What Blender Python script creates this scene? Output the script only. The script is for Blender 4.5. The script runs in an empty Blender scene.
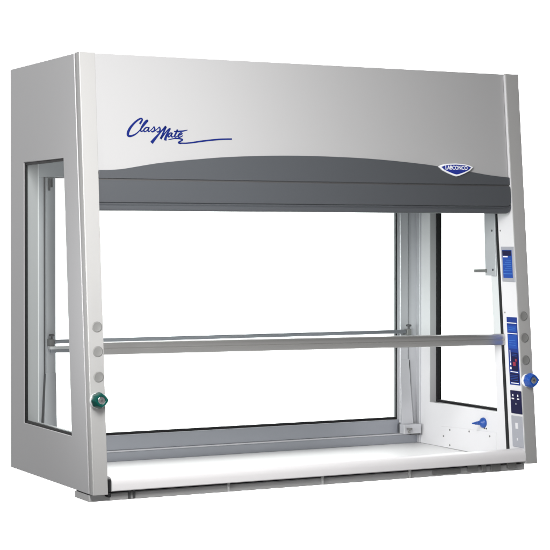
import bpy, bmesh, math, random
from mathutils import Vector
random.seed(4)
S = bpy.context.scene
COL = S.collection

# ------------------------------------------------------------------ camera
cam = bpy.data.cameras.new('camera')
camo = bpy.data.objects.new('camera', cam)
COL.objects.link(camo)
S.camera = camo
cam.sensor_width = 36.0
cam.lens = 36.0 * 1757.31 / 550.0
cam.shift_y = -21.689 / 550.0
cam.clip_start = 0.05
cam.clip_end = 400
camo.location = (-1.7515, -4.4062, 0.6945)
camo.rotation_euler = (math.pi / 2 - 0.009174, 0, -0.48204)

# ------------------------------------------------------------------ light: a white photo studio
S.view_settings.view_transform = 'Standard'
S.view_settings.look = 'None'
S.view_settings.exposure = 0
S.view_settings.gamma = 1
w = bpy.data.worlds.new('World')
S.world = w
w.use_nodes = True
nt = w.node_tree
nt.nodes.clear()
N = lambda t: nt.nodes.new(t)
wo = N('ShaderNodeOutputWorld')
bg = N('ShaderNodeBackground')
tc = N('ShaderNodeTexCoord')


def lobe(direction, a0, a1):
    """1 inside a1 (cosine) of direction, 0 outside a0"""
    d = N('ShaderNodeVectorMath'); d.operation = 'DOT_PRODUCT'
    v = Vector(direction).normalized()
    d.inputs[1].default_value = v
    nt.links.new(tc.outputs['Generated'], d.inputs[0])
    m = N('ShaderNodeMapRange'); m.interpolation_type = 'SMOOTHSTEP'
    m.inputs['From Min'].default_value = a0
    m.inputs['From Max'].default_value = a1
    nt.links.new(d.outputs['Value'], m.inputs['Value'])
    return m.outputs['Result']


def madd(a, k, b=None):
    m = N('ShaderNodeMath'); m.operation = 'MULTIPLY_ADD'
    nt.links.new(a, m.inputs[0]); m.inputs[1].default_value = k
    if b is None: m.inputs[2].default_value = 0
    elif isinstance(b, float): m.inputs[2].default_value = b
    else: nt.links.new(b, m.inputs[2])
    return m.outputs[0]


BACK, TOP, LEFT, BASE = 3.9, 1.5, 0.23, 0.085
s_ = madd(lobe((0.46, 0.89, 0.28), 0.58, 0.80), BACK, BASE)   # bright white sweep behind
s_ = madd(lobe((0, 0, 1), 0.80, 0.93), TOP, s_)                # unseen overhead glow, added to light upward faces
s_ = madd(lobe((-1, -0.1, 0.1), 0.3, 0.95), LEFT, s_)          # soft glow added on the left to lift the side panel
s_ = madd(lobe((0.1, -0.75, -0.65), 0.45, 0.95), 0.35, s_)       # glow added from below in front, brightens base and undersides
nt.links.new(s_, bg.inputs['Strength'])
bg.inputs['Color'].default_value = (1, 1, 1, 1)
nt.links.new(bg.outputs[0], wo.inputs[0])


def area(name, loc, target, size, power, col=(1, 1, 1), size_y=None, spread=180):
    l = bpy.data.lights.new(name, 'AREA')
    l.shape = 'RECTANGLE'; l.size = size; l.size_y = size_y or size
    l.spread = math.radians(spread)
    l.energy = power; l.color = col
    o = bpy.data.objects.new(name, l)
    COL.objects.link(o)
    o.location = loc
    o.rotation_euler = (Vector(target) - Vector(loc)).to_track_quat('-Z', 'Y').to_euler()
    return o


area('key_softbox', (-0.36, -1.4, 1.35), (0.42, 0.1, 0.8), 0.16, 24.0, (1, 0.988, 0.975), 0.9, spread=118)
area('added_fill', (-2.5, -1.45, 0.62), (1.42, 0.36, 0.40), 0.5, 1.45, (1, 1, 1), 0.5, spread=20)  # unseen narrow beam, added to brighten the right end of the interior

# ------------------------------------------------------------------ materials
def mat(name, col, rough=0.5, metal=0.0, spec=0.5, noise=0.0, scale=60.0, bump=0.0, stretch=None):
    m = bpy.data.materials.new(name); m.use_nodes = True
    t = m.node_tree; b = t.nodes['Principled BSDF']
    b.inputs['Base Color'].default_value = (*col, 1)
    b.inputs['Roughness'].default_value = rough
    b.inputs['Metallic'].default_value = metal
    b.inputs['Specular IOR Level'].default_value = spec
    tcn = t.nodes.new('ShaderNodeTexCoord')
    mp = t.nodes.new('ShaderNodeMapping')
    if stretch: mp.inputs['Scale'].default_value = stretch
    nz = t.nodes.new('ShaderNodeTexNoise'); nz.inputs['Scale'].default_value = scale
    nz.inputs['Detail'].default_value = 4
    t.links.new(tcn.outputs['Object'], mp.inputs[0]); t.links.new(mp.outputs[0], nz.inputs['Vector'])
    mr = t.nodes.new('ShaderNodeMapRange')
    mr.inputs['To Min'].default_value = max(0.02, rough - noise)
    mr.inputs['To Max'].default_value = min(1, rough + noise)
    t.links.new(nz.outputs['Fac'], mr.inputs['Value']); t.links.new(mr.outputs[0], b.inputs['Roughness'])
    if bump:
        bp = t.nodes.new('ShaderNodeBump'); bp.inputs['Strength'].default_value = bump
        bp.inputs['Distance'].default_value = 0.001
        t.links.new(nz.outputs['Fac'], bp.inputs['Height']); t.links.new(bp.outputs[0], b.inputs['Normal'])
    return m


M = {}
M['silver'] = mat('silver_paint', (0.42, 0.42, 0.425), 0.42, 0.15, 0.5, 0.05, 350, 0.05)
M['post'] = mat('silver_post_paint', (0.40, 0.398, 0.394), 0.42, 0.15, 0.5, 0.05, 350, 0.05)
M['side'] = mat('side_panel_paint', (0.41, 0.41, 0.42), 0.45, 0.1, 0.5, 0.05, 350, 0.05)
M['slate'] = mat('slate_plastic', (0.066, 0.071, 0.079), 0.38, 0, 0.5, 0.05, 400, 0.04)
M['alu'] = mat('brushed_aluminium', (0.56, 0.555, 0.545), 0.3, 0.85, 0.5, 0.06, 90, 0.03, (0.05, 6, 6))
M['frame'] = mat('anodised_frame', (0.52, 0.525, 0.55), 0.38, 0.25, 0.5, 0.03, 120, 0.0, (1, 1, 0.05))
M['rail'] = mat('rear_rail_metal', (0.35, 0.365, 0.40), 0.3, 0.8, 0.5, 0.05, 120, 0.02, (0.05, 1, 1))
M['liner'] = mat('white_liner', (0.72, 0.72, 0.735), 0.4, 0, 0.5, 0.04, 200, 0.02)
M['white'] = mat('white_work_top', (0.93, 0.93, 0.93), 0.4, 0, 0.4, 0.01, 80, 0.0)
M['sill'] = mat('pale_sill_paint', (0.70, 0.69, 0.70), 0.35, 0, 0.5, 0.05, 300, 0.03)
M['black'] = mat('black_rubber', (0.012, 0.012, 0.013), 0.6, 0, 0.3, 0.1, 200)
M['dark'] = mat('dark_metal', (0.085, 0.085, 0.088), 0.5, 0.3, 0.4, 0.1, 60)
M['base'] = mat('base_rail_paint', (0.44, 0.44, 0.44), 0.5, 0.1, 0.4, 0.1, 90, 0.05)
M['plug'] = mat('grey_plastic', (0.20, 0.20, 0.195), 0.5, 0, 0.4, 0.05, 300)
M['green'] = mat('green_plastic', (0.0, 0.062, 0.05), 0.25, 0, 0.5, 0.05, 120)
M['blue'] = mat('blue_plastic', (0.012, 0.075, 0.37), 0.28, 0, 0.5, 0.05, 120)
M['nozzle'] = mat('hose_nozzle_plastic', (0.012, 0.07, 0.33), 0.35, 0, 0.5, 0.05, 120)
M['chrome'] = mat('chrome', (0.75, 0.75, 0.76), 0.18, 1, 0.5, 0.05, 200)
M['print_white'] = mat('white_print', (0.85, 0.86, 0.88), 0.45, 0, 0.4)
M['ink'] = mat('navy_ink', (0.006, 0.015, 0.13), 0.6, 0, 0.1)
M['badge_blue'] = mat('badge_blue', (0.015, 0.03, 0.27), 0.3, 0, 0.5)
M['label_blue'] = mat('label_blue', (0.015, 0.065, 0.34), 0.45, 0, 0.2)
M['label_royal'] = mat('label_royal_blue', (0.012, 0.035, 0.22), 0.45, 0, 0.2)
M['label_light'] = mat('label_light_blue', (0.06, 0.2, 0.55), 0.45, 0, 0.2)
M['label_navy'] = mat('label_navy', (0.006, 0.006, 0.045), 0.45, 0, 0.2)
M['label_red'] = mat('label_red', (0.30, 0.02, 0.05), 0.4, 0, 0.4)
M['plate_grey'] = mat('grey_cover_plate', (0.40, 0.41, 0.45), 0.4, 0.2, 0.5, 0.05, 200)

g = bpy.data.materials.new('clear_glass'); g.use_nodes = True
t = g.node_tree; t.nodes.clear()
o_ = t.nodes.new('ShaderNodeOutputMaterial'); mx = t.nodes.new('ShaderNodeMixShader')
tr_ = t.nodes.new('ShaderNodeBsdfTransparent'); gl = t.nodes.new('ShaderNodeBsdfGlossy')
tr_.inputs[0].default_value = (0.97, 0.985, 0.98, 1); gl.inputs['Roughness'].default_value = 0.02
lw = t.nodes.new('ShaderNodeLayerWeight'); lw.inputs['Blend'].default_value = 0.5
pw = t.nodes.new('ShaderNodeMath'); pw.operation = 'POWER'; pw.inputs[1].default_value = 5
mrg = t.nodes.new('ShaderNodeMapRange'); mrg.inputs['To Min'].default_value = 0.006; mrg.inputs['To Max'].default_value = 0.25
t.links.new(lw.outputs['Facing'], pw.inputs[0]); t.links.new(pw.outputs[0], mrg.inputs['Value']); t.links.new(mrg.outputs[0], mx.inputs[0])
t.links.new(tr_.outputs[0], mx.inputs[1]); t.links.new(gl.outputs[0], mx.inputs[2])
t.links.new(mx.outputs[0], o_.inputs[0])
M['glass'] = g

# ------------------------------------------------------------------ helpers
W, D, H, SH = 1.4678, 0.6636, 1.2, 0.1036 / 1.2     # SH: the front leans back with height


def obj(name, bm, m, parent=None, bevel=0.0, label=None, smooth=True, seg=2):
    bmesh.ops.recalc_face_normals(bm, faces=bm.faces)
    me = bpy.data.meshes.new(name); bm.to_mesh(me); bm.free()
    me.materials.append(M[m] if isinstance(m, str) else m)
    o = bpy.data.objects.new(name, me); COL.objects.link(o)
    if parent: o.parent = parent
    if bevel:
        b = o.modifiers.new('bevel', 'BEVEL'); b.width = bevel; b.segments = seg
        b.limit_method = 'ANGLE'; b.angle_limit = math.radians(40)
        b.harden_normals = False
    if smooth:
        me.shade_smooth()
        e = o.modifiers.new('ws', 'WEIGHTED_NORMAL'); e.keep_sharp = True
        for ed in me.edges: pass
        me.set_sharp_from_angle(angle=math.radians(35))
    if label: o['label'] = label
    return o


def hull(bm, bot, top):
    """closed prism between two equal-length rings of 3-D points"""
    a = [bm.verts.new(p) for p in bot]; b = [bm.verts.new(p) for p in top]
    n = len(a)
    bm.faces.new(a); bm.faces.new(b)
    for i in range(n):
        bm.faces.new((a[i], a[(i + 1) % n], b[(i + 1) % n], b[i]))


def box(bm, x0, x1, y0, y1, z0, z1):
    hull(bm, [(x0, y0, z0), (x1, y0, z0), (x1, y1, z0), (x0, y1, z0)],
         [(x0, y0, z1), (x1, y0, z1), (x1, y1, z1), (x0, y1, z1)])


def lean_box(bm, x0, x1, o0, o1, z0, z1):
    """a box whose depth is measured from the leaning front"""
    f = lambda z: [(x0, o0 + SH * z, z), (x1, o0 + SH * z, z), (x1, o1 + SH * z, z), (x0, o1 + SH * z, z)]
    hull(bm, f(z0), f(z1))


def ring(bm, outer, inner, f0, f1):
    """frame: outer and inner quads (2-D) swept from f0 to f1 (functions 2-D -> 3-D)"""
    n = len(outer)
    V = {}
    for k, q in (('o', outer), ('i', inner)):
        for j, f in ((0, f0), (1, f1)):
            V[k, j] = [bm.verts.new(f(p)) for p in q]
    for i in range(n):
        k = (i + 1) % n
        for j in (0, 1):
            bm.faces.new((V['o', j][i], V['o', j][k], V['i', j][k], V['i', j][i]))
        for s in 'oi':
            bm.faces.new((V[s, 0][i], V[s, 0][k], V[s, 1][k], V[s, 1][i]))


def lathe(bm, prof, axis, origin, seg=28, mod=None):
    """prof: (distance along axis, radius); mod(angle, i) scales the radius"""
    ax = Vector(axis).normalized()
    u = ax.cross(Vector((0, 0, 1)) if abs(ax.z) < .9 else Vector((1, 0, 0))).normalized(); v = ax.cross(u)
    O = Vector(origin); rings = []
    for i, (d, r) in enumerate(prof):
        rr = []
        for k in range(seg):
            a = 2 * math.pi * k / seg
            q = r * (mod(a, i) if mod else 1)
            rr.append(bm.verts.new(O + ax * d + u * (q * math.cos(a)) + v * (q * math.sin(a))))
        rings.append(rr)
    for a, b in zip(rings, rings[1:]):
        for k in range(seg):
            bm.faces.new((a[k], a[(k + 1) % seg], b[(k + 1) % seg], b[k]))
    bm.faces.new(rings[0]); bm.faces.new(rings[-1])


def catmull(P, n=6):
    P = [Vector(p) for p in P]; out = []
    Q = [P[0]] + P + [P[-1]]
    for i in range(len(P) - 1):
        p0, p1, p2, p3 = Q[i:i + 4]
        for k in range(n):
            t = k / n
            out.append(0.5 * ((2 * p1) + (p2 - p0) * t + (2 * p0 - 5 * p1 + 4 * p2 - p3) * t * t + (3 * p1 - p0 - 3 * p2 + p3) * t ** 3))
    out.append(P[-1]); return out


def front(x, z, off):
    return Vector((x, off + SH * z, z))


NB = bmesh.new

# ------------------------------------------------------------------ the fume hood
hood = bpy.data.objects.new('fume_hood', None); COL.objects.link(hood)
hood['label'] = 'silver laboratory fume hood with clear windows and a slate grey front band'
hood['category'] = 'fume hood'

XI = 0.0459                     # inner face of the side walls
WIN = [(0.545, 0.145), (0.545, 0.915), (0.2145, 0.915), (0.1525, 0.145)]
WIN_IN = [(0.537, 0.153), (0.537, 0.907), (0.2222, 0.907), (0.1612, 0.153)]


def mirx(x, right): return W - x if right else x


for right in (False, True):
    X = lambda x: mirx(x, right)
    # side panel: a double skinned wall with one window
    bm = NB()
    outer = [(D, 0.0), (D, H), (SH * H + 0.0315, H), (0.0265, 0.0)]
    ring(bm, outer, WIN, lambda p: (X(-0.0003), p[0], p[1]), lambda p: (X(XI - 0.0004), p[0], p[1]))
    sp = obj('side_panel', bm, 'side', hood, 0.0015)
    # interior liner skin of that wall
    bm = NB()
    outer = [(0.6, 0.004), (0.6, 1.18), (SH * 1.18 + 0.098, 1.18), (0.098, 0.004)]
    ring(bm, outer, WIN, lambda p: (X(XI - 0.002), p[0], p[1]), lambda p: (X(XI + 0.0015), p[0], p[1]))
    ln = obj('liner', bm, 'liner', sp, 0.0008)
    bm = NB()
    ga, gb = (0.003, 0.010) if not right else (0.006, 0.0215)
    ring(bm, WIN, WIN_IN, lambda p: (X(ga), p[0], p[1]), lambda p: (X(gb), p[0], p[1]))
    obj('gasket', bm, 'black', sp)
    bm = NB()
    gi = [(0.54, 0.150), (0.54, 0.910), (0.2192, 0.910), (0.158, 0.150)]
    hull(bm, [(X(0.0055 if not right else 0.012), y, z) for y, z in gi], [(X(0.0085 if not right else 0.016), y, z) for y, z in gi])
    obj('window_pane', bm, 'glass', sp, smooth=False)

    # front post with rounded front corners, slightly proud of the panels
    prof = [(0.0022, 0.030), (0.0022, 0.0032), (0.0026, 0.0016), (0.0038, 0.0004), (0.0054, 0.0)]
    def post_ring(z):
        t_ = XI + 0.0045 * z / H
        k = 1 - z / H
        back = 0.030 - 0.005 * k
        q = [(0.0022, back)] + prof[1:] + [(t_ - 0.002, 0.0), (t_ - 0.0006, 0.0006), (t_, 0.002), (t_, 0.083), (t_ - 0.010, 0.083), (t_ - 0.010, back + 0.005), (0.006, back + 0.005), (0.006, back)]
        return [(X(x), o + SH * z, z) for x, o in q]
    bm = NB(); hull(bm, post_ring(0.0), post_ring(H + 0.002))
    post = obj('front_post', bm, 'post', hood)
    for z in (0.451, 0.3845, 0.316):
        bm = NB()
        lathe(bm, [(0, 0.0150), (0.0012, 0.0150), (0.0022, 0.0138), (0.0026, 0.0115), (0.0018, 0.0098), (0.0018, 0.0001)], (0, -1, SH), front(X(0.0292), z, 0.0005))
        obj('hole_plug', bm, 'plug', post)
    # pale cover on the inner face of the post
    bm = NB()
    def cover_ring(z):
        t_ = XI + 0.0045 * z / H
        return [(X(x), o + SH * z, z) for x, o in ((t_ - 0.001, 0.0035), (t_ + 0.0006, 0.0035), (t_ + 0.0006, 0.0828), (t_ - 0.001, 0.0828))]
    hull(bm, cover_ring(0.004), cover_ring(H - 0.002))
    obj('inner_cover', bm, 'liner', post)
    # sash track behind the post
    bm = NB()
    a = sorted((X(XI - 0.006), X(XI + 0.0042)))
    lean_box(bm, a[0], a[1], 0.0835, 0.0955, 0.02, 1.18)
    obj('sash_track', bm, 'black', hood)

# ---- header panel, slate band, lettering, badge
bm = NB(); lean_box(bm, 0.0478, W - 0.0525, 0.012, 0.030, 0.80, 1.2015)
header = obj('header_panel', bm, 'silver', hood, 0.001)
bm = NB(); lean_box(bm, W - 0.0530, W - 0.0485, 0.0165, 0.029, 0.86, 1.199)
obj('seam', bm, 'black', header)
bm = NB(); lean_box(bm, 0.040, W - 0.040, 0.045, 0.06, 0.80, 1.19)
box(bm, 0.05, W - 0.05, 0.17, 0.6, 1.184, 1.198)
obj('top_panel', bm, 'frame', hood, 0.001)

BAND = [(0.0538, 0.8787), (0.0878, 0.8797), (0.1235, 0.8828), (0.1566, 0.8883), (0.196, 0.8952), (0.2387, 0.9019), (0.3002, 0.909), (0.3624, 0.9152), (0.4317, 0.9214), (0.5211, 0.9267), (0.6185, 0.9302), (0.7, 0.9313), (0.7844, 0.9309), (0.8863, 0.9287), (0.9899, 0.9236), (1.0953, 0.9158), (1.145, 0.9108), (1.2748, 0.8945), (1.3481, 0.885), (1.4264, 0.8788)]
curve = [(p.x, p.y) for p in catmull(BAND, 5)]
curve = [(max(0.0492, min(W - 0.0492, x)), z) for x, z in curve]
bm = NB()
ol = [(0.0492, 0.8562)] + [c for i, c in enumerate(curve) if i == 0 or c[0] > curve[i - 1][0]] + [(W - 0.0492, 0.8562)]
hull(bm, [front(x, z, 0.0155) for x, z in ol], [front(x, z, 0.0070) for x, z in ol])
band = obj('front_band', bm, 'slate', hood, 0.0012, label='slate grey plastic band with an arched top edge')
# lower bar of the band: groove above, turned lip below, rounded lower right corner
def bar_section(z_top):
    return None
bm = NB()
x0, x1 = 0.0492, W - 0.0492
secs = []
for x, lift in [(x0, 0.0), (x1 - 0.019, 0.0)] + [(x1 - 0.019 + 0.019 * math.sin(a), 0.019 * (1 - math.cos(a))) for a in (0.35, 0.7, 1.0, 1.25, 1.45)]:
    l_ = lift
    pr = [(0.0155, 0.8512), (0.0075, 0.8512), (0.0060, 0.8497), (0.0048, 0.8420), (0.0045, 0.80), (0.0060, 0.7910), (0.0115, 0.7890), (0.0120, 0.7850),
          (0.0072, 0.7815), (0.0068, 0.7740), (0.0085, 0.7695), (0.0130, 0.7672), (0.030, 0.7672), (0.044, 0.775), (0.044, 0.8512)]
    secs.append([front(x, max(z, 0.7672 + l_ + (z - 0.7672) * (1 - l_ / 0.0843)), o) for o, z in pr])
for a, b in zip(secs, secs[1:]):
    pass
vs = [[bm.verts.new(p) for p in s] for s in secs]
n = len(vs[0])
for a, b in zip(vs, vs[1:]):
    for i in range(n):
        bm.faces.new((a[i], a[(i + 1) % n], b[(i + 1) % n], b[i]))
bm.faces.new(vs[0]); bm.faces.new(vs[-1])
obj('sash_handle_bar', bm, 'slate', hood, label='slate grey bar with a rolled lower lip')
bm = NB(); lean_box(bm, 0.0492, W - 0.0492, 0.0112, 0.0165, 0.8485, 0.8590)
obj('groove_strip', bm, 'dark', band)

STROKES = [
    ([(0.1812, 1.0092), (0.1856, 1.0154), (0.1893, 1.0216), (0.1859, 1.0245), (0.1777, 1.0212), (0.1653, 1.0117), (0.1528, 0.9982), (0.1458, 0.9858), (0.1448, 0.9771), (0.1508, 0.9745), (0.1618, 0.9776), (0.1719, 0.9835), (0.181, 0.9919)], [1.6, 1.5, 1.3, 1.3, 1.4, 1.6, 1.9, 2.1, 2.0, 1.7, 1.3, 1.0, 0.8]),
    ([(0.181, 0.9919), (0.1912, 1.0023), (0.2016, 1.0138), (0.2051, 1.0194), (0.2002, 1.0179), (0.1919, 1.0085), (0.1856, 0.9981), (0.1833, 0.991), (0.1868, 0.9884), (0.1931, 0.9933)], [0.8, 0.8, 1, 1.5, 1.3, 1.3, 1.3, 1.2, 0.9, 0.7]),
    ([(0.2083, 0.9992), (0.2017, 1.0002), (0.1949, 0.9953), (0.193, 0.9898), (0.1973, 0.9883), (0.2041, 0.993), (0.2092, 1.0004), (0.2058, 0.9926), (0.2072, 0.9886), (0.2124, 0.9912)], [0.8, 1, 1.2, 1.2, 0.9, 0.8, 1.1, 1.2, 1, 0.7]),
    ([(0.2124, 0.9912), (0.2208, 0.9987), (0.2243, 1.0027), (0.2261, 0.9962), (0.2238, 0.9907), (0.2182, 0.9885), (0.215, 0.9904)], [0.7, 0.7, 0.9, 1.3, 1.3, 1.1, 1]),
    ([(0.2265, 0.9907), (0.2363, 0.9986), (0.2407, 1.0024), (0.2424, 0.9957), (0.2404, 0.9905), (0.2348, 0.9883), (0.2316, 0.9903)], [0.7, 0.7, 0.9, 1.3, 1.3, 1.1, 1]),
    ([(0.2148, 0.9572), (0.2241, 0.9677), (0.2344, 0.9787), (0.2448, 0.9896), (0.2552, 0.9997), (0.261, 1.0048)], [2.6, 2.2, 1.6, 1.1, 1.4, 1.9]),
    ([(0.261, 1.0048), (0.2537, 0.9899), (0.247, 0.9764), (0.2432, 0.9692)], [1.7, 1.5, 1.6, 2.0]),
    ([(0.2432, 0.9692), (0.2557, 0.9838), (0.2673, 0.996), (0.2746, 0.9997)], [1.5, 1, 0.9, 1.1]),
    ([(0.2737, 0.9994), (0.2652, 0.9861), (0.2589, 0.9737), (0.2568, 0.965)], [1.3, 1.6, 2.0, 2.2]),
    ([(0.2799, 0.9865), (0.2737, 0.9867), (0.2676, 0.9811), (0.2666, 0.9759), (0.2715, 0.9769), (0.2795, 0.9869), (0.276, 0.9792), (0.2786, 0.9752), (0.2834, 0.9784)], [0.8, 1, 1.2, 1.2, 0.9, 1, 1.2, 1, 0.7]),
    ([(0.296, 0.9972), (0.2904, 0.9858), (0.2863, 0.9781), (0.2889, 0.9753), (0.2939, 0.9777)], [1.3, 1.4, 1.3, 1, 0.7]),
    ([(0.2846, 0.9911), (0.2985, 0.9915), (0.312, 0.9931), (0.3268, 0.9964)], [0.9, 1.3, 1.1, 0.6]),
    ([(0.2969, 0.9798), (0.3048, 0.9827), (0.3095, 0.9859), (0.3062, 0.9881), (0.2992, 0.9829), (0.297, 0.9771), (0.3023, 0.9756), (0.3119, 0.9802)], [0.8, 0.9, 1, 1, 1.2, 1.3, 1, 0.7]),
    ([(0.2662, 0.9673), (0.2842, 0.9711), (0.2999, 0.9715), (0.3092, 0.9693), (0.3087, 0.9668), (0.2995, 0.962), (0.2985, 0.9593), (0.3061, 0.9581), (0.3053, 0.9586), (0.3211, 0.959), (0.3401, 0.9612), (0.3656, 0.9653), (0.3977, 0.9696), (0.4299, 0.9728), (0.4655, 0.9746)], [0.6, 0.9, 1.1, 1.3, 1.1, 1.2, 1.4, 1.2, 1.1, 1.1, 1.2, 1.3, 1.3, 1.3, 1.2]),
]

bm = NB()
PXM = 0.00309
for pts, wd in STROKES:
    P = catmull([(x, z, 0) for x, z in pts], 6)
    Wd = [p.x for p in catmull([(v, 0, 0) for v in wd], 6)]
    a, b = [], []
    for i, p in enumerate(P):
        d = (P[min(i + 1, len(P) - 1)] - P[max(i - 1, 0)])
        d = d.normalized() if d.length > 1e-9 else Vector((1, 0, 0))
        nrm = Vector((-d.y, d.x, 0)); h = 0.58 * Wd[i] * PXM
        a.append((p.x + nrm.x * h, p.y + nrm.y * h)); b.append((p.x - nrm.x * h, p.y - nrm.y * h))
    for lvl in (0.0114,):
        va = [bm.verts.new(front(x, z, lvl)) for x, z in a]; vb = [bm.verts.new(front(x, z, lvl)) for x, z in b]
        wa = [bm.verts.new(front(x, z, 0.0123)) for x, z in a]; wb = [bm.verts.new(front(x, z, 0.0123)) for x, z in b]
        for i in range(len(a) - 1):
            bm.faces.new((va[i], va[i + 1], vb[i + 1], vb[i]))
            bm.faces.new((va[i], va[i + 1], wa[i + 1], wa[i]))
            bm.faces.new((vb[i], vb[i + 1], wb[i + 1], wb[i]))
obj('script_lettering', bm, 'ink', header, smooth=False, label='navy script lettering reading ClassMate with a long tail')


def text_mesh(body, size, place, name, m, parent, depth=0.0004, shear=0.0, sx=1.0):
    c = bpy.data.curves.new(name, 'FONT'); c.body = body; c.size = size; c.extrude = depth
    c.align_x = 'CENTER'; c.align_y = 'CENTER'; c.shear = shear; c.offset = size * 0.02
    tmp = bpy.data.objects.new('tmp', c); COL.objects.link(tmp)
    dg = bpy.context.evaluated_depsgraph_get()
    me = bpy.data.meshes.new_from_object(tmp.evaluated_get(dg))
    bpy.data.objects.remove(tmp); bpy.data.curves.remove(c)
    for v in me.vertices: v.co = place(v.co.x * sx, v.co.y, v.co.z)
    me.name = name; me.materials.clear(); me.materials.append(M[m])
    o = bpy.data.objects.new(name, me); COL.objects.link(o); o.parent = parent
    return o


# shield shaped badge
bxc, bzc = 1.2185, 0.905
SHIELD = [(-0.0625, 0.0035), (-0.050, 0.0088), (-0.03, 0.0125), (0, 0.0140), (0.03, 0.0125), (0.050, 0.0088), (0.0625, 0.0035), (0.050, -0.0075), (0.030, -0.0165), (0.010, -0.0235), (0.0, -0.0255), (-0.010, -0.0235), (-0.030, -0.0165), (-0.050, -0.0075)]
bm = NB(); hull(bm, [front(bxc + x, bzc + z, 0.010) for x, z in SHIELD], [front(bxc + x, bzc + z, 0.0015) for x, z in SHIELD])
badge = obj('badge', bm, 'print_white', hood, 0.0012, label='small blue shield badge with white rim and lettering')
bm = NB(); hull(bm, [front(bxc + x * .86, bzc - 0.0012 + (z + .0012) * .76, 0.0040) for x, z in SHIELD], [front(bxc + x * .86, bzc - 0.0012 + (z + 0.0012) * .76, 0.0008) for x, z in SHIELD])
obj('badge_field', bm, 'badge_blue', badge, smooth=False)
text_mesh('LABCONCO', 0.0165, lambda x, y, z: front(bxc + x, bzc + 0.0002 + y, 0.0004 - z), 'badge_lettering', 'print_white', badge, sx=0.88)

# ---- front sash: pane with a ribbed lower rail, hung behind the posts
x0, x1 = XI + 0.003, W - XI - 0.0035
bm = NB()
pr = [(0.0800, 0.3990), (0.0770, 0.3985), (0.0745, 0.3955), (0.0735, 0.3900), (0.0740, 0.3835), (0.0765, 0.3815), (0.0765, 0.3800), (0.0742, 0.3780), (0.0745, 0.3690), (0.0760, 0.3650), (0.0800, 0.3640), (0.0930, 0.3640), (0.0930, 0.3990)]
tilt = lambda x, z: z + 0.0055 - 0.011 * (x - x0) / (x1 - x0)
hull(bm, [front(x0, tilt(x0, z), o) for o, z in pr], [front(x1, tilt(x1, z), o) for o, z in pr])
sash = obj('sash_rail', bm, 'alu', hood, label='brushed aluminium lower rail of the front sash')
bm = NB(); lean_box(bm, x0 + 0.002, x1 - 0.002, 0.0855, 0.0895, 0.385, 1.15)
obj('sash_pane', bm, 'glass', hood, smooth=False)

# ---- rear wall: frame, gasket, pane
RO = [(XI, 0.0), (W - XI, 0.0), (W - XI, 1.195), (XI, 1.195)]
RI = [(0.126, 0.084), (W - 0.126, 0.084), (W - 0.126, 0.876), (0.126, 0.876)]
RG = [(0.1285, 0.092), (W - 0.1285, 0.092), (W - 0.1285, 0.873), (0.1285, 0.873)]
bm = NB(); ring(bm, RO, RI, lambda p: (p[0], 0.616, p[1]), lambda p: (p[0], 0.645, p[1]))
rear = obj('rear_frame', bm, 'frame', hood, 0.001)
bm = NB(); ring(bm, RI, RG, lambda p: (p[0], 0.6235, p[1]), lambda p: (p[0], 0.6295, p[1]))
obj('gasket', bm, 'black', rear)
bm = NB(); box(bm, 0.129, W - 0.129, 0.624, 0.628, 0.088, 0.873)
obj('rear_pane', bm, 'glass', rear, smooth=False)
bm = NB()
box(bm, XI + .002, W - XI - .002, 0.604, 0.6165, 0.033, 0.038)      # thin ledge under the window
obj('ledge', bm, 'frame', rear, 0.0015)
bm = NB(); box(bm, 0.1248, W - 0.1248, 0.6115, 0.6166, 0.0382, 0.0838)
obj('lower_rail', bm, 'rail', rear, 0.001)
bm = NB(); box(bm, XI + .003, W - XI - .003, 0.6110, 0.6166, 0.0035, 0.0328)
obj('toe_rail', bm, 'rail', rear, 0.001)
bm = NB(); box(bm, XI + .002, W - XI - .002, 0.600, 0.6165, 0.876, 0.93)
obj('head_rail', bm, 'frame', rear, 0.001)
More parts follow.
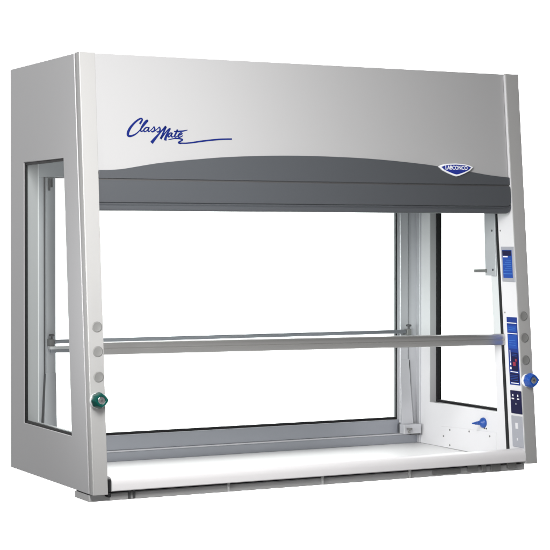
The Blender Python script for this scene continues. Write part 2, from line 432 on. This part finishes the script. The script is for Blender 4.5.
for right in (False, True):
    X = lambda x: mirx(x, right)
    bm = NB(); a = sorted((X(0.091), X(0.1245))); box(bm, a[0], a[1], 0.606, 0.6163, 0.072, 0.876)
    st = obj('cover_strip', bm, 'frame', rear, 0.004)
    bm = NB(); a = sorted((X(0.0885), X(0.0905))); box(bm, a[0], a[1], 0.612, 0.6165, 0.07, 0.876)
    obj('seam', bm, 'dark', rear)
    bm = NB(); a = sorted((X(XI + .0003), X(0.055))); box(bm, a[0], a[1], 0.596, 0.6162, 0.005, 0.876)
    obj('corner_strip', bm, 'frame', rear, 0.0015)
    # tapering sash guide on the lower part of the strip
    bm = NB()
    q = [(0.1235, 0.07), (0.0795, 0.07), (0.0905, 0.285), (0.1235, 0.285)]
    hull(bm, [(X(x), 0.6065, z) for x, z in q], [(X(x), 0.594 + 0.011 * (z > .2), z) for x, z in q])
    obj('guide', bm, 'frame', rear, 0.003)
    bm = NB()
    q = [(0.0795, 0.072), (0.0765, 0.072), (0.0885, 0.283), (0.0905, 0.283)]
    hull(bm, [(X(x), 0.6160, z) for x, z in q], [(X(x), 0.6035, z) for x, z in q])
    obj('guide_seam', bm, 'dark', rear)
    # bracket block with a wing screw beneath
    bm = NB(); a = sorted((X(0.060), X(0.128))); box(bm, a[0], a[1], 0.575, 0.604, 0.038, 0.070)
    blk = obj('bracket_block', bm, 'frame', rear, 0.002)
    bm = NB(); lathe(bm, [(0, .009), (.003, .010), (.006, .006), (.007, .003), (.016, .003)], (0, 0, -1), (X(0.112), 0.566, 0.0585), 16)
    box(bm, X(0.112) - .0018, X(0.112) + .0018, 0.566, 0.5755, 0.043, 0.047)
    obj('thumb_screw', bm, 'plug', blk)
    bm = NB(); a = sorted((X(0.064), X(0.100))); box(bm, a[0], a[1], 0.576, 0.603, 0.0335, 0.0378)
    obj('bracket_shadow_plate', bm, 'dark', blk).name = 'block_shade_plate'  # dark plate standing in for the shade beneath the block
    # small top hinge plates
    bm = NB(); a = sorted((X(0.099), X(0.103))); box(bm, a[0], a[1], 0.598, 0.6055, 0.835, 0.872)
    a = sorted((X(0.107), X(0.111))); box(bm, a[0], a[1], 0.598, 0.6055, 0.845, 0.872)
    obj('stop_plate', bm, 'dark', rear)
bm = NB(); box(bm, 0.0905, W - 0.0905, 0.6185, 0.6238, 0.5535, 0.5555)
obj('pane_joint', bm, 'glass', rear, smooth=False)
# rear sash rail with its lift rod
bm = NB()
box(bm, 0.112, W - 0.112, 0.585, 0.5935, 0.3735, 0.3860)
rr = obj('rear_rail', bm, 'rail', hood, 0.002)
bm = NB(); box(bm, 0.095, W - 0.095, 0.578, 0.597, 0.3575, 0.3665)
obj('rail_ledge', bm, 'white', rr, 0.001)
bm = NB(); box(bm, 0.099, W - 0.099, 0.583, 0.5935, 0.3465, 0.3573)
obj('rail_flange', bm, 'rail', rr, 0.001)
for right in (False, True):
    X = lambda x: mirx(x, right)
    bm = NB(); a = sorted((X(0.094), X(0.111))); box(bm, a[0], a[1], 0.582, 0.604, 0.367, 0.388)
    obj('rail_bracket', bm, 'plug', rr, 0.002)
    bm = NB(); lathe(bm, [(0, .003), (.010, .003), (.011, .009), (.015, .0095), (.017, .008)], (0, 0, 1), (X(0.103), 0.586, 0.386), 16)
    obj('rail_knob', bm, 'dark', rr)

# ---- work top, sill, base
bm = NB(); box(bm, XI + .0005, W - XI - .0005, 0.065, 0.6155, -0.012, 0.003)
obj('work_surface', bm, 'white', hood, 0.001)
bm = NB()
pr = [(0.0050, 0.0060), (0.0015, 0.0085), (0.0010, 0.0240), (0.0025, 0.0330), (0.0070, 0.0400), (0.0150, 0.0440), (0.0280, 0.0455), (0.0480, 0.0430), (0.0850, 0.0320), (0.1150, 0.0200), (0.1150, 0.0165), (0.0840, 0.0275), (0.0450, 0.0380), (0.0200, 0.0390), (0.0090, 0.0340), (0.0065, 0.0240), (0.0080, 0.0060)]
x0, x1 = 0.0590, W - XI - 0.0006
hull(bm, [(x0, y, z) for y, z in pr], [(x1, y, z) for y, z in pr])
CAP = pr[:10]
sill = obj('sill', bm, 'sill', hood, label='pale rounded sill along the front of the work surface')
bm = NB()
hull(bm, [(0.0592, y, z) for y, z in CAP], [(0.0572, y, z) for y, z in CAP])
obj('end_cap', bm, 'sill', sill)
bm = NB(); box(bm, XI + .001, 0.0571, 0.006, 0.10, 0.004, 0.040); box(bm, XI + .002, 0.057, 0.006, 0.05, -0.010, 0.003)
obj('sill_bracket', bm, 'black', sill, 0.003)
bm = NB()
hull(bm, [(0.0015, 0.030, -0.0225), (W - 0.030, 0.030, -0.0225), (W - 0.030, 0.135, -0.0225), (0.0015, 0.135, -0.0225)],
     [(0.0015, 0.030, -0.0030), (W - 0.030, 0.030, -0.0030), (W - 0.030, 0.135, -0.0030), (0.0015, 0.135, -0.0030)])
base = obj('base_rail', bm, 'base', hood, 0.002)
bm = NB(); box(bm, 0.006, W - 0.032, 0.045, 0.132, -0.0029, -0.0005)
obj('base_gap_shade', bm, 'black', base)  # black slab in place of the shade in the gap above the base
for x in (0.4200, 0.7225, 1.0190):
    bm = NB(); box(bm, x - 0.0035, x + 0.0035, 0.022, 0.0296, -0.0200, 0.0055)
    obj('support_clip', bm, 'base', base, 0.0015)
for dx in (0, 0.014):
    bm = NB(); box(bm, 0.116 + dx, 0.122 + dx, 0.024, 0.0296, -0.0195, 0.002)
    obj('wire_clip', bm, 'dark', base, 0.001)
bm = NB()
for q in ((1.225, 1.262, 0.024, 0.0296, -0.014, 0.0055), (1.275, 1.29, 0.022, 0.0296, -0.017, 0.0045), (1.31, 1.345, 0.025, 0.0296, -0.019, 0.002), (1.37, 1.4, 0.020, 0.0296, -0.013, 0.003)):
    bm = NB(); box(bm, *q)
    obj('wiring_box', bm, 'plug', base, 0.001)
bm = NB(); box(bm, 1.1, 1.20, 0.026, 0.0296, -0.016, -0.003)
obj('wiring_cover', bm, 'plug', base, 0.001)

# ---- valve knobs on the posts
def knob(x, z, m, label):
    ax = (0, -1, SH)
    bm = NB(); lathe(bm, [(0, 0.0205), (0.006, 0.0205), (0.009, 0.019), (0.009, 0.001)], ax, front(x, z, 0.001), 32)
    k = obj('valve_knob', bm, 'print_white', hood, label=label)
    def sq(a, i):
        f = min(1, max(0, (i - 1) / 3))
        c, s = abs(math.cos(a)), abs(math.sin(a))
        sup = 1 / (c ** 1.35 + s ** 1.35) ** (1 / 1.35)
        flute = 1 + 0.035 * math.cos(8 * a)
        return (1 - f) * flute + f * sup * 1.16
    bm = NB(); lathe(bm, [(0.009, 0.0185), (0.013, 0.0215), (0.020, 0.0215), (0.028, 0.0195), (0.036, 0.0175), (0.039, 0.0155), (0.0385, 0.011), (0.036, 0.0095)], ax, front(x, z, 0.001), 48, sq)
    obj('grip', bm, m, k)
    bm = NB(); lathe(bm, [(0.034, 0.0100), (0.0372, 0.0100), (0.038, 0.0085)], ax, front(x, z, 0.001), 24)
    obj('cap', bm, 'chrome', k)
    bm = NB(); lathe(bm, [(0.0375, 0.0035), (0.0385, 0.0035), (0.0388, 0.003)], ax, front(x, z, 0.001), 16)
    obj('cap_screw', bm, 'dark', k)
knob(0.0215, 0.253, 'green', 'dark green valve knob on a white collar')
knob(W - 0.0275, 0.2535, 'blue', 'blue valve knob on a white collar')

# ---- labels and plates on the inner face of the far post
def inner_x(z): return W - XI - 0.0045 * z / H
def plate(bm, o0, o1, z0, z1, d0, d1):
    f = lambda z: [(inner_x(z) - d, o + SH * z, z) for d, o in ((d0, o0), (d0, o1), (d1, o1), (d1, o0))]
    hull(bm, f(z0), f(z1))
def plates(name, m, parent, rects, d0, d1, bevel=0.0, label=None):
    for r in rects:
        bm = NB(); plate(bm, *r, d0, d1)
        o = obj(name, bm, m, parent, bevel, label, smooth=bool(bevel))
    return o
rp = [o for o in hood.children if o.name.startswith('front_post')][1]
l1 = plates('display_panel', 'plate_grey', hood, [(0.004, 0.072, 0.556, 0.665)], 0.0002, 0.003, 0.001, 'small grey framed panel with a blue face')
plates('display_face', 'label_blue', l1, [(0.014, 0.064, 0.568, 0.655)], 0.002, 0.0036)
plates('display_bar', 'label_navy', l1, [(0.016, 0.063, 0.637, 0.653)], 0.0036, 0.0041)
plates('display_text', 'print_white', l1, [(0.036, 0.060, 0.632, 0.636)], 0.0036, 0.0042)
plates('display_line', 'label_light', l1, [(0.016, 0.062, 0.580, 0.582)] + [(0.018, 0.060 - 0.008 * (i % 3), 0.590 + i * 0.0065, 0.5912 + i * 0.0065) for i in range(6)], 0.0036, 0.0041)
l2 = plates('instruction_label', 'label_royal', hood, [(0.008, 0.061, 0.238, 0.447)], 0.0002, 0.0020, 0.0, 'tall blue printed label with white lines')
plates('label_rule', 'print_white', l2, [(0.010, 0.060, 0.4275, 0.430), (0.008, 0.061, 0.3952, 0.3975), (0.014, 0.054, 0.2425, 0.2450)], 0.0020, 0.0026)
plates('label_field', 'label_blue', l2, [(0.011, 0.058, 0.350, 0.392), (0.012, 0.058, 0.402, 0.421)], 0.0020, 0.0025)
plates('label_dark_field', 'label_navy', l2, [(0.012, 0.046, 0.282, 0.338), (0.011, 0.059, 0.2475, 0.274)], 0.0020, 0.0025)
plates('label_print', 'label_blue', l2, [(0.016, 0.055, z, z + 0.0016) for z in (0.252, 0.257, 0.262, 0.267)] + [(0.017, 0.042, z, z + 0.0018) for z in (0.327, 0.332)], 0.0025, 0.0028)
plates('label_print', 'label_light', l2, [(0.02, 0.052, z, z + 0.0012) for z in (0.407, 0.413, 0.360, 0.367, 0.374)], 0.0025, 0.0028)
plates('label_red_mark', 'label_red', l2, [(0.024, 0.038, 0.297, 0.309), (0.018, 0.026, 0.311, 0.319)], 0.0025, 0.0029)
plates('label_white_mark', 'print_white', l2, [(0.047, 0.055, 0.286, 0.293), (0.048, 0.053, 0.299, 0.306), (0.014, 0.053, 0.2770, 0.2795), (0.0495, 0.052, 0.31, 0.345)], 0.0025, 0.0029)
l3 = plates('power_outlet', 'label_navy', hood, [(0.004, 0.060, 0.150, 0.221)], 0.0002, 0.0040, 0.0015, 'navy double socket plate')
plates('socket_slot', 'print_white', l3, [(0.043, 0.048, 0.203, 0.2095), (0.017, 0.022, 0.203, 0.2095), (0.040, 0.052, 0.194, 0.198), (0.013, 0.024, 0.194, 0.198)], 0.0038, 0.0046)
plates('socket_screw', 'plate_grey', l3, [(0.029, 0.034, 0.178, 0.183)], 0.0038, 0.0046)
l4 = plates('cover_plate', 'plate_grey', hood, [(0.006, 0.062, 0.047, 0.143)], 0.0002, 0.0035, 0.0015, 'grey cover plate below the navy sockets')
plates('plate_mark', 'liner', l4, [(0.027, 0.041, 0.104, 0.122), (0.031, 0.037, 0.068, 0.076)], 0.0034, 0.0040)

# ---- fittings on the far inner wall
XR = W - XI - 0.0015
bm = NB()
q = [(0.155, 0.0045), (0.47, 0.0045), (0.47, 0.072), (0.155, 0.081)]
hull(bm, [(XR + .0005, y, z) for y, z in q], [(XR - .0022, y, z) for y, z in q])
ap = obj('access_panel', bm, 'liner', hood, 0.0008)
for y, z in ((0.455, 0.04), (0.418, 0.064), (0.418, 0.014), (0.19, 0.066), (0.19, 0.018), (0.305, 0.07)):
    bm = NB(); lathe(bm, [(0, .0035), (.0012, .0032), (.0016, .0015)], (-1, 0, 0), (XR - .0021, y, z), 12)
    obj('screw', bm, 'plug', ap)
for y in (0.212, 0.222):
    bm = NB(); lathe(bm, [(0, .0028), (.0015, .0024)], (-1, 0, 0), (XR, y, 0.088), 10)
    obj('indicator', bm, 'dark', hood)
bm = NB()
lathe(bm, [(0, .0165), (.004, .0165), (.007, .0155), (.010, .0125), (.013, .0085), (.018, .0062), (.021, .0068), (.022, .0052), (.027, .0058), (.028, .0045), (.033, .0050), (.034, .0038), (.044, .0022)], (-1, 0, 0), (XR, 0.226, 0.1055), 24)
obj('hose_nozzle', bm, 'nozzle', hood, label='blue serrated hose nozzle on the far inner wall')
# hanging bracket with a short arm
bm = NB()
lean = lambda z: 0.153 + SH * (z - 0.573)
hull(bm, [(XR - d, lean(z) + o, z) for d, o, z in ((0.0, 0, 0.573), (0.006, 0, 0.573), (0.006, 0.058, 0.573), (0.0, 0.058, 0.573))],
     [(XR - d, lean(z) + o - 0.012, z) for d, o, z in ((0.0, 0, 0.80), (0.006, 0, 0.80), (0.006, 0.058, 0.80), (0.0, 0.058, 0.80))])
hb = obj('hanging_bracket', bm, 'frame', hood, 0.001)
bm = NB(); box(bm, XR - 0.052, XR - 0.0062, 0.199, 0.207, 0.583, 0.594)
obj('bracket_arm', bm, 'plug', hb, 0.0015)
for y, z in ((0.168, 0.592), (0.174, 0.715)):
    bm = NB(); lathe(bm, [(0, .0038), (.0015, .0032)], (-1, 0, 0), (XR - .006, y, z), 10)
    obj('bracket_screw', bm, 'dark', hb)
for o, z in ((0.072, 0.715), (0.070, 0.46)):
    bm = NB(); lathe(bm, [(0, .0032), (.0015, .0026)], (-1, 0, 0), (inner_x(z), o + SH * z, z), 10)
    obj('post_screw', bm, 'plug', rp)
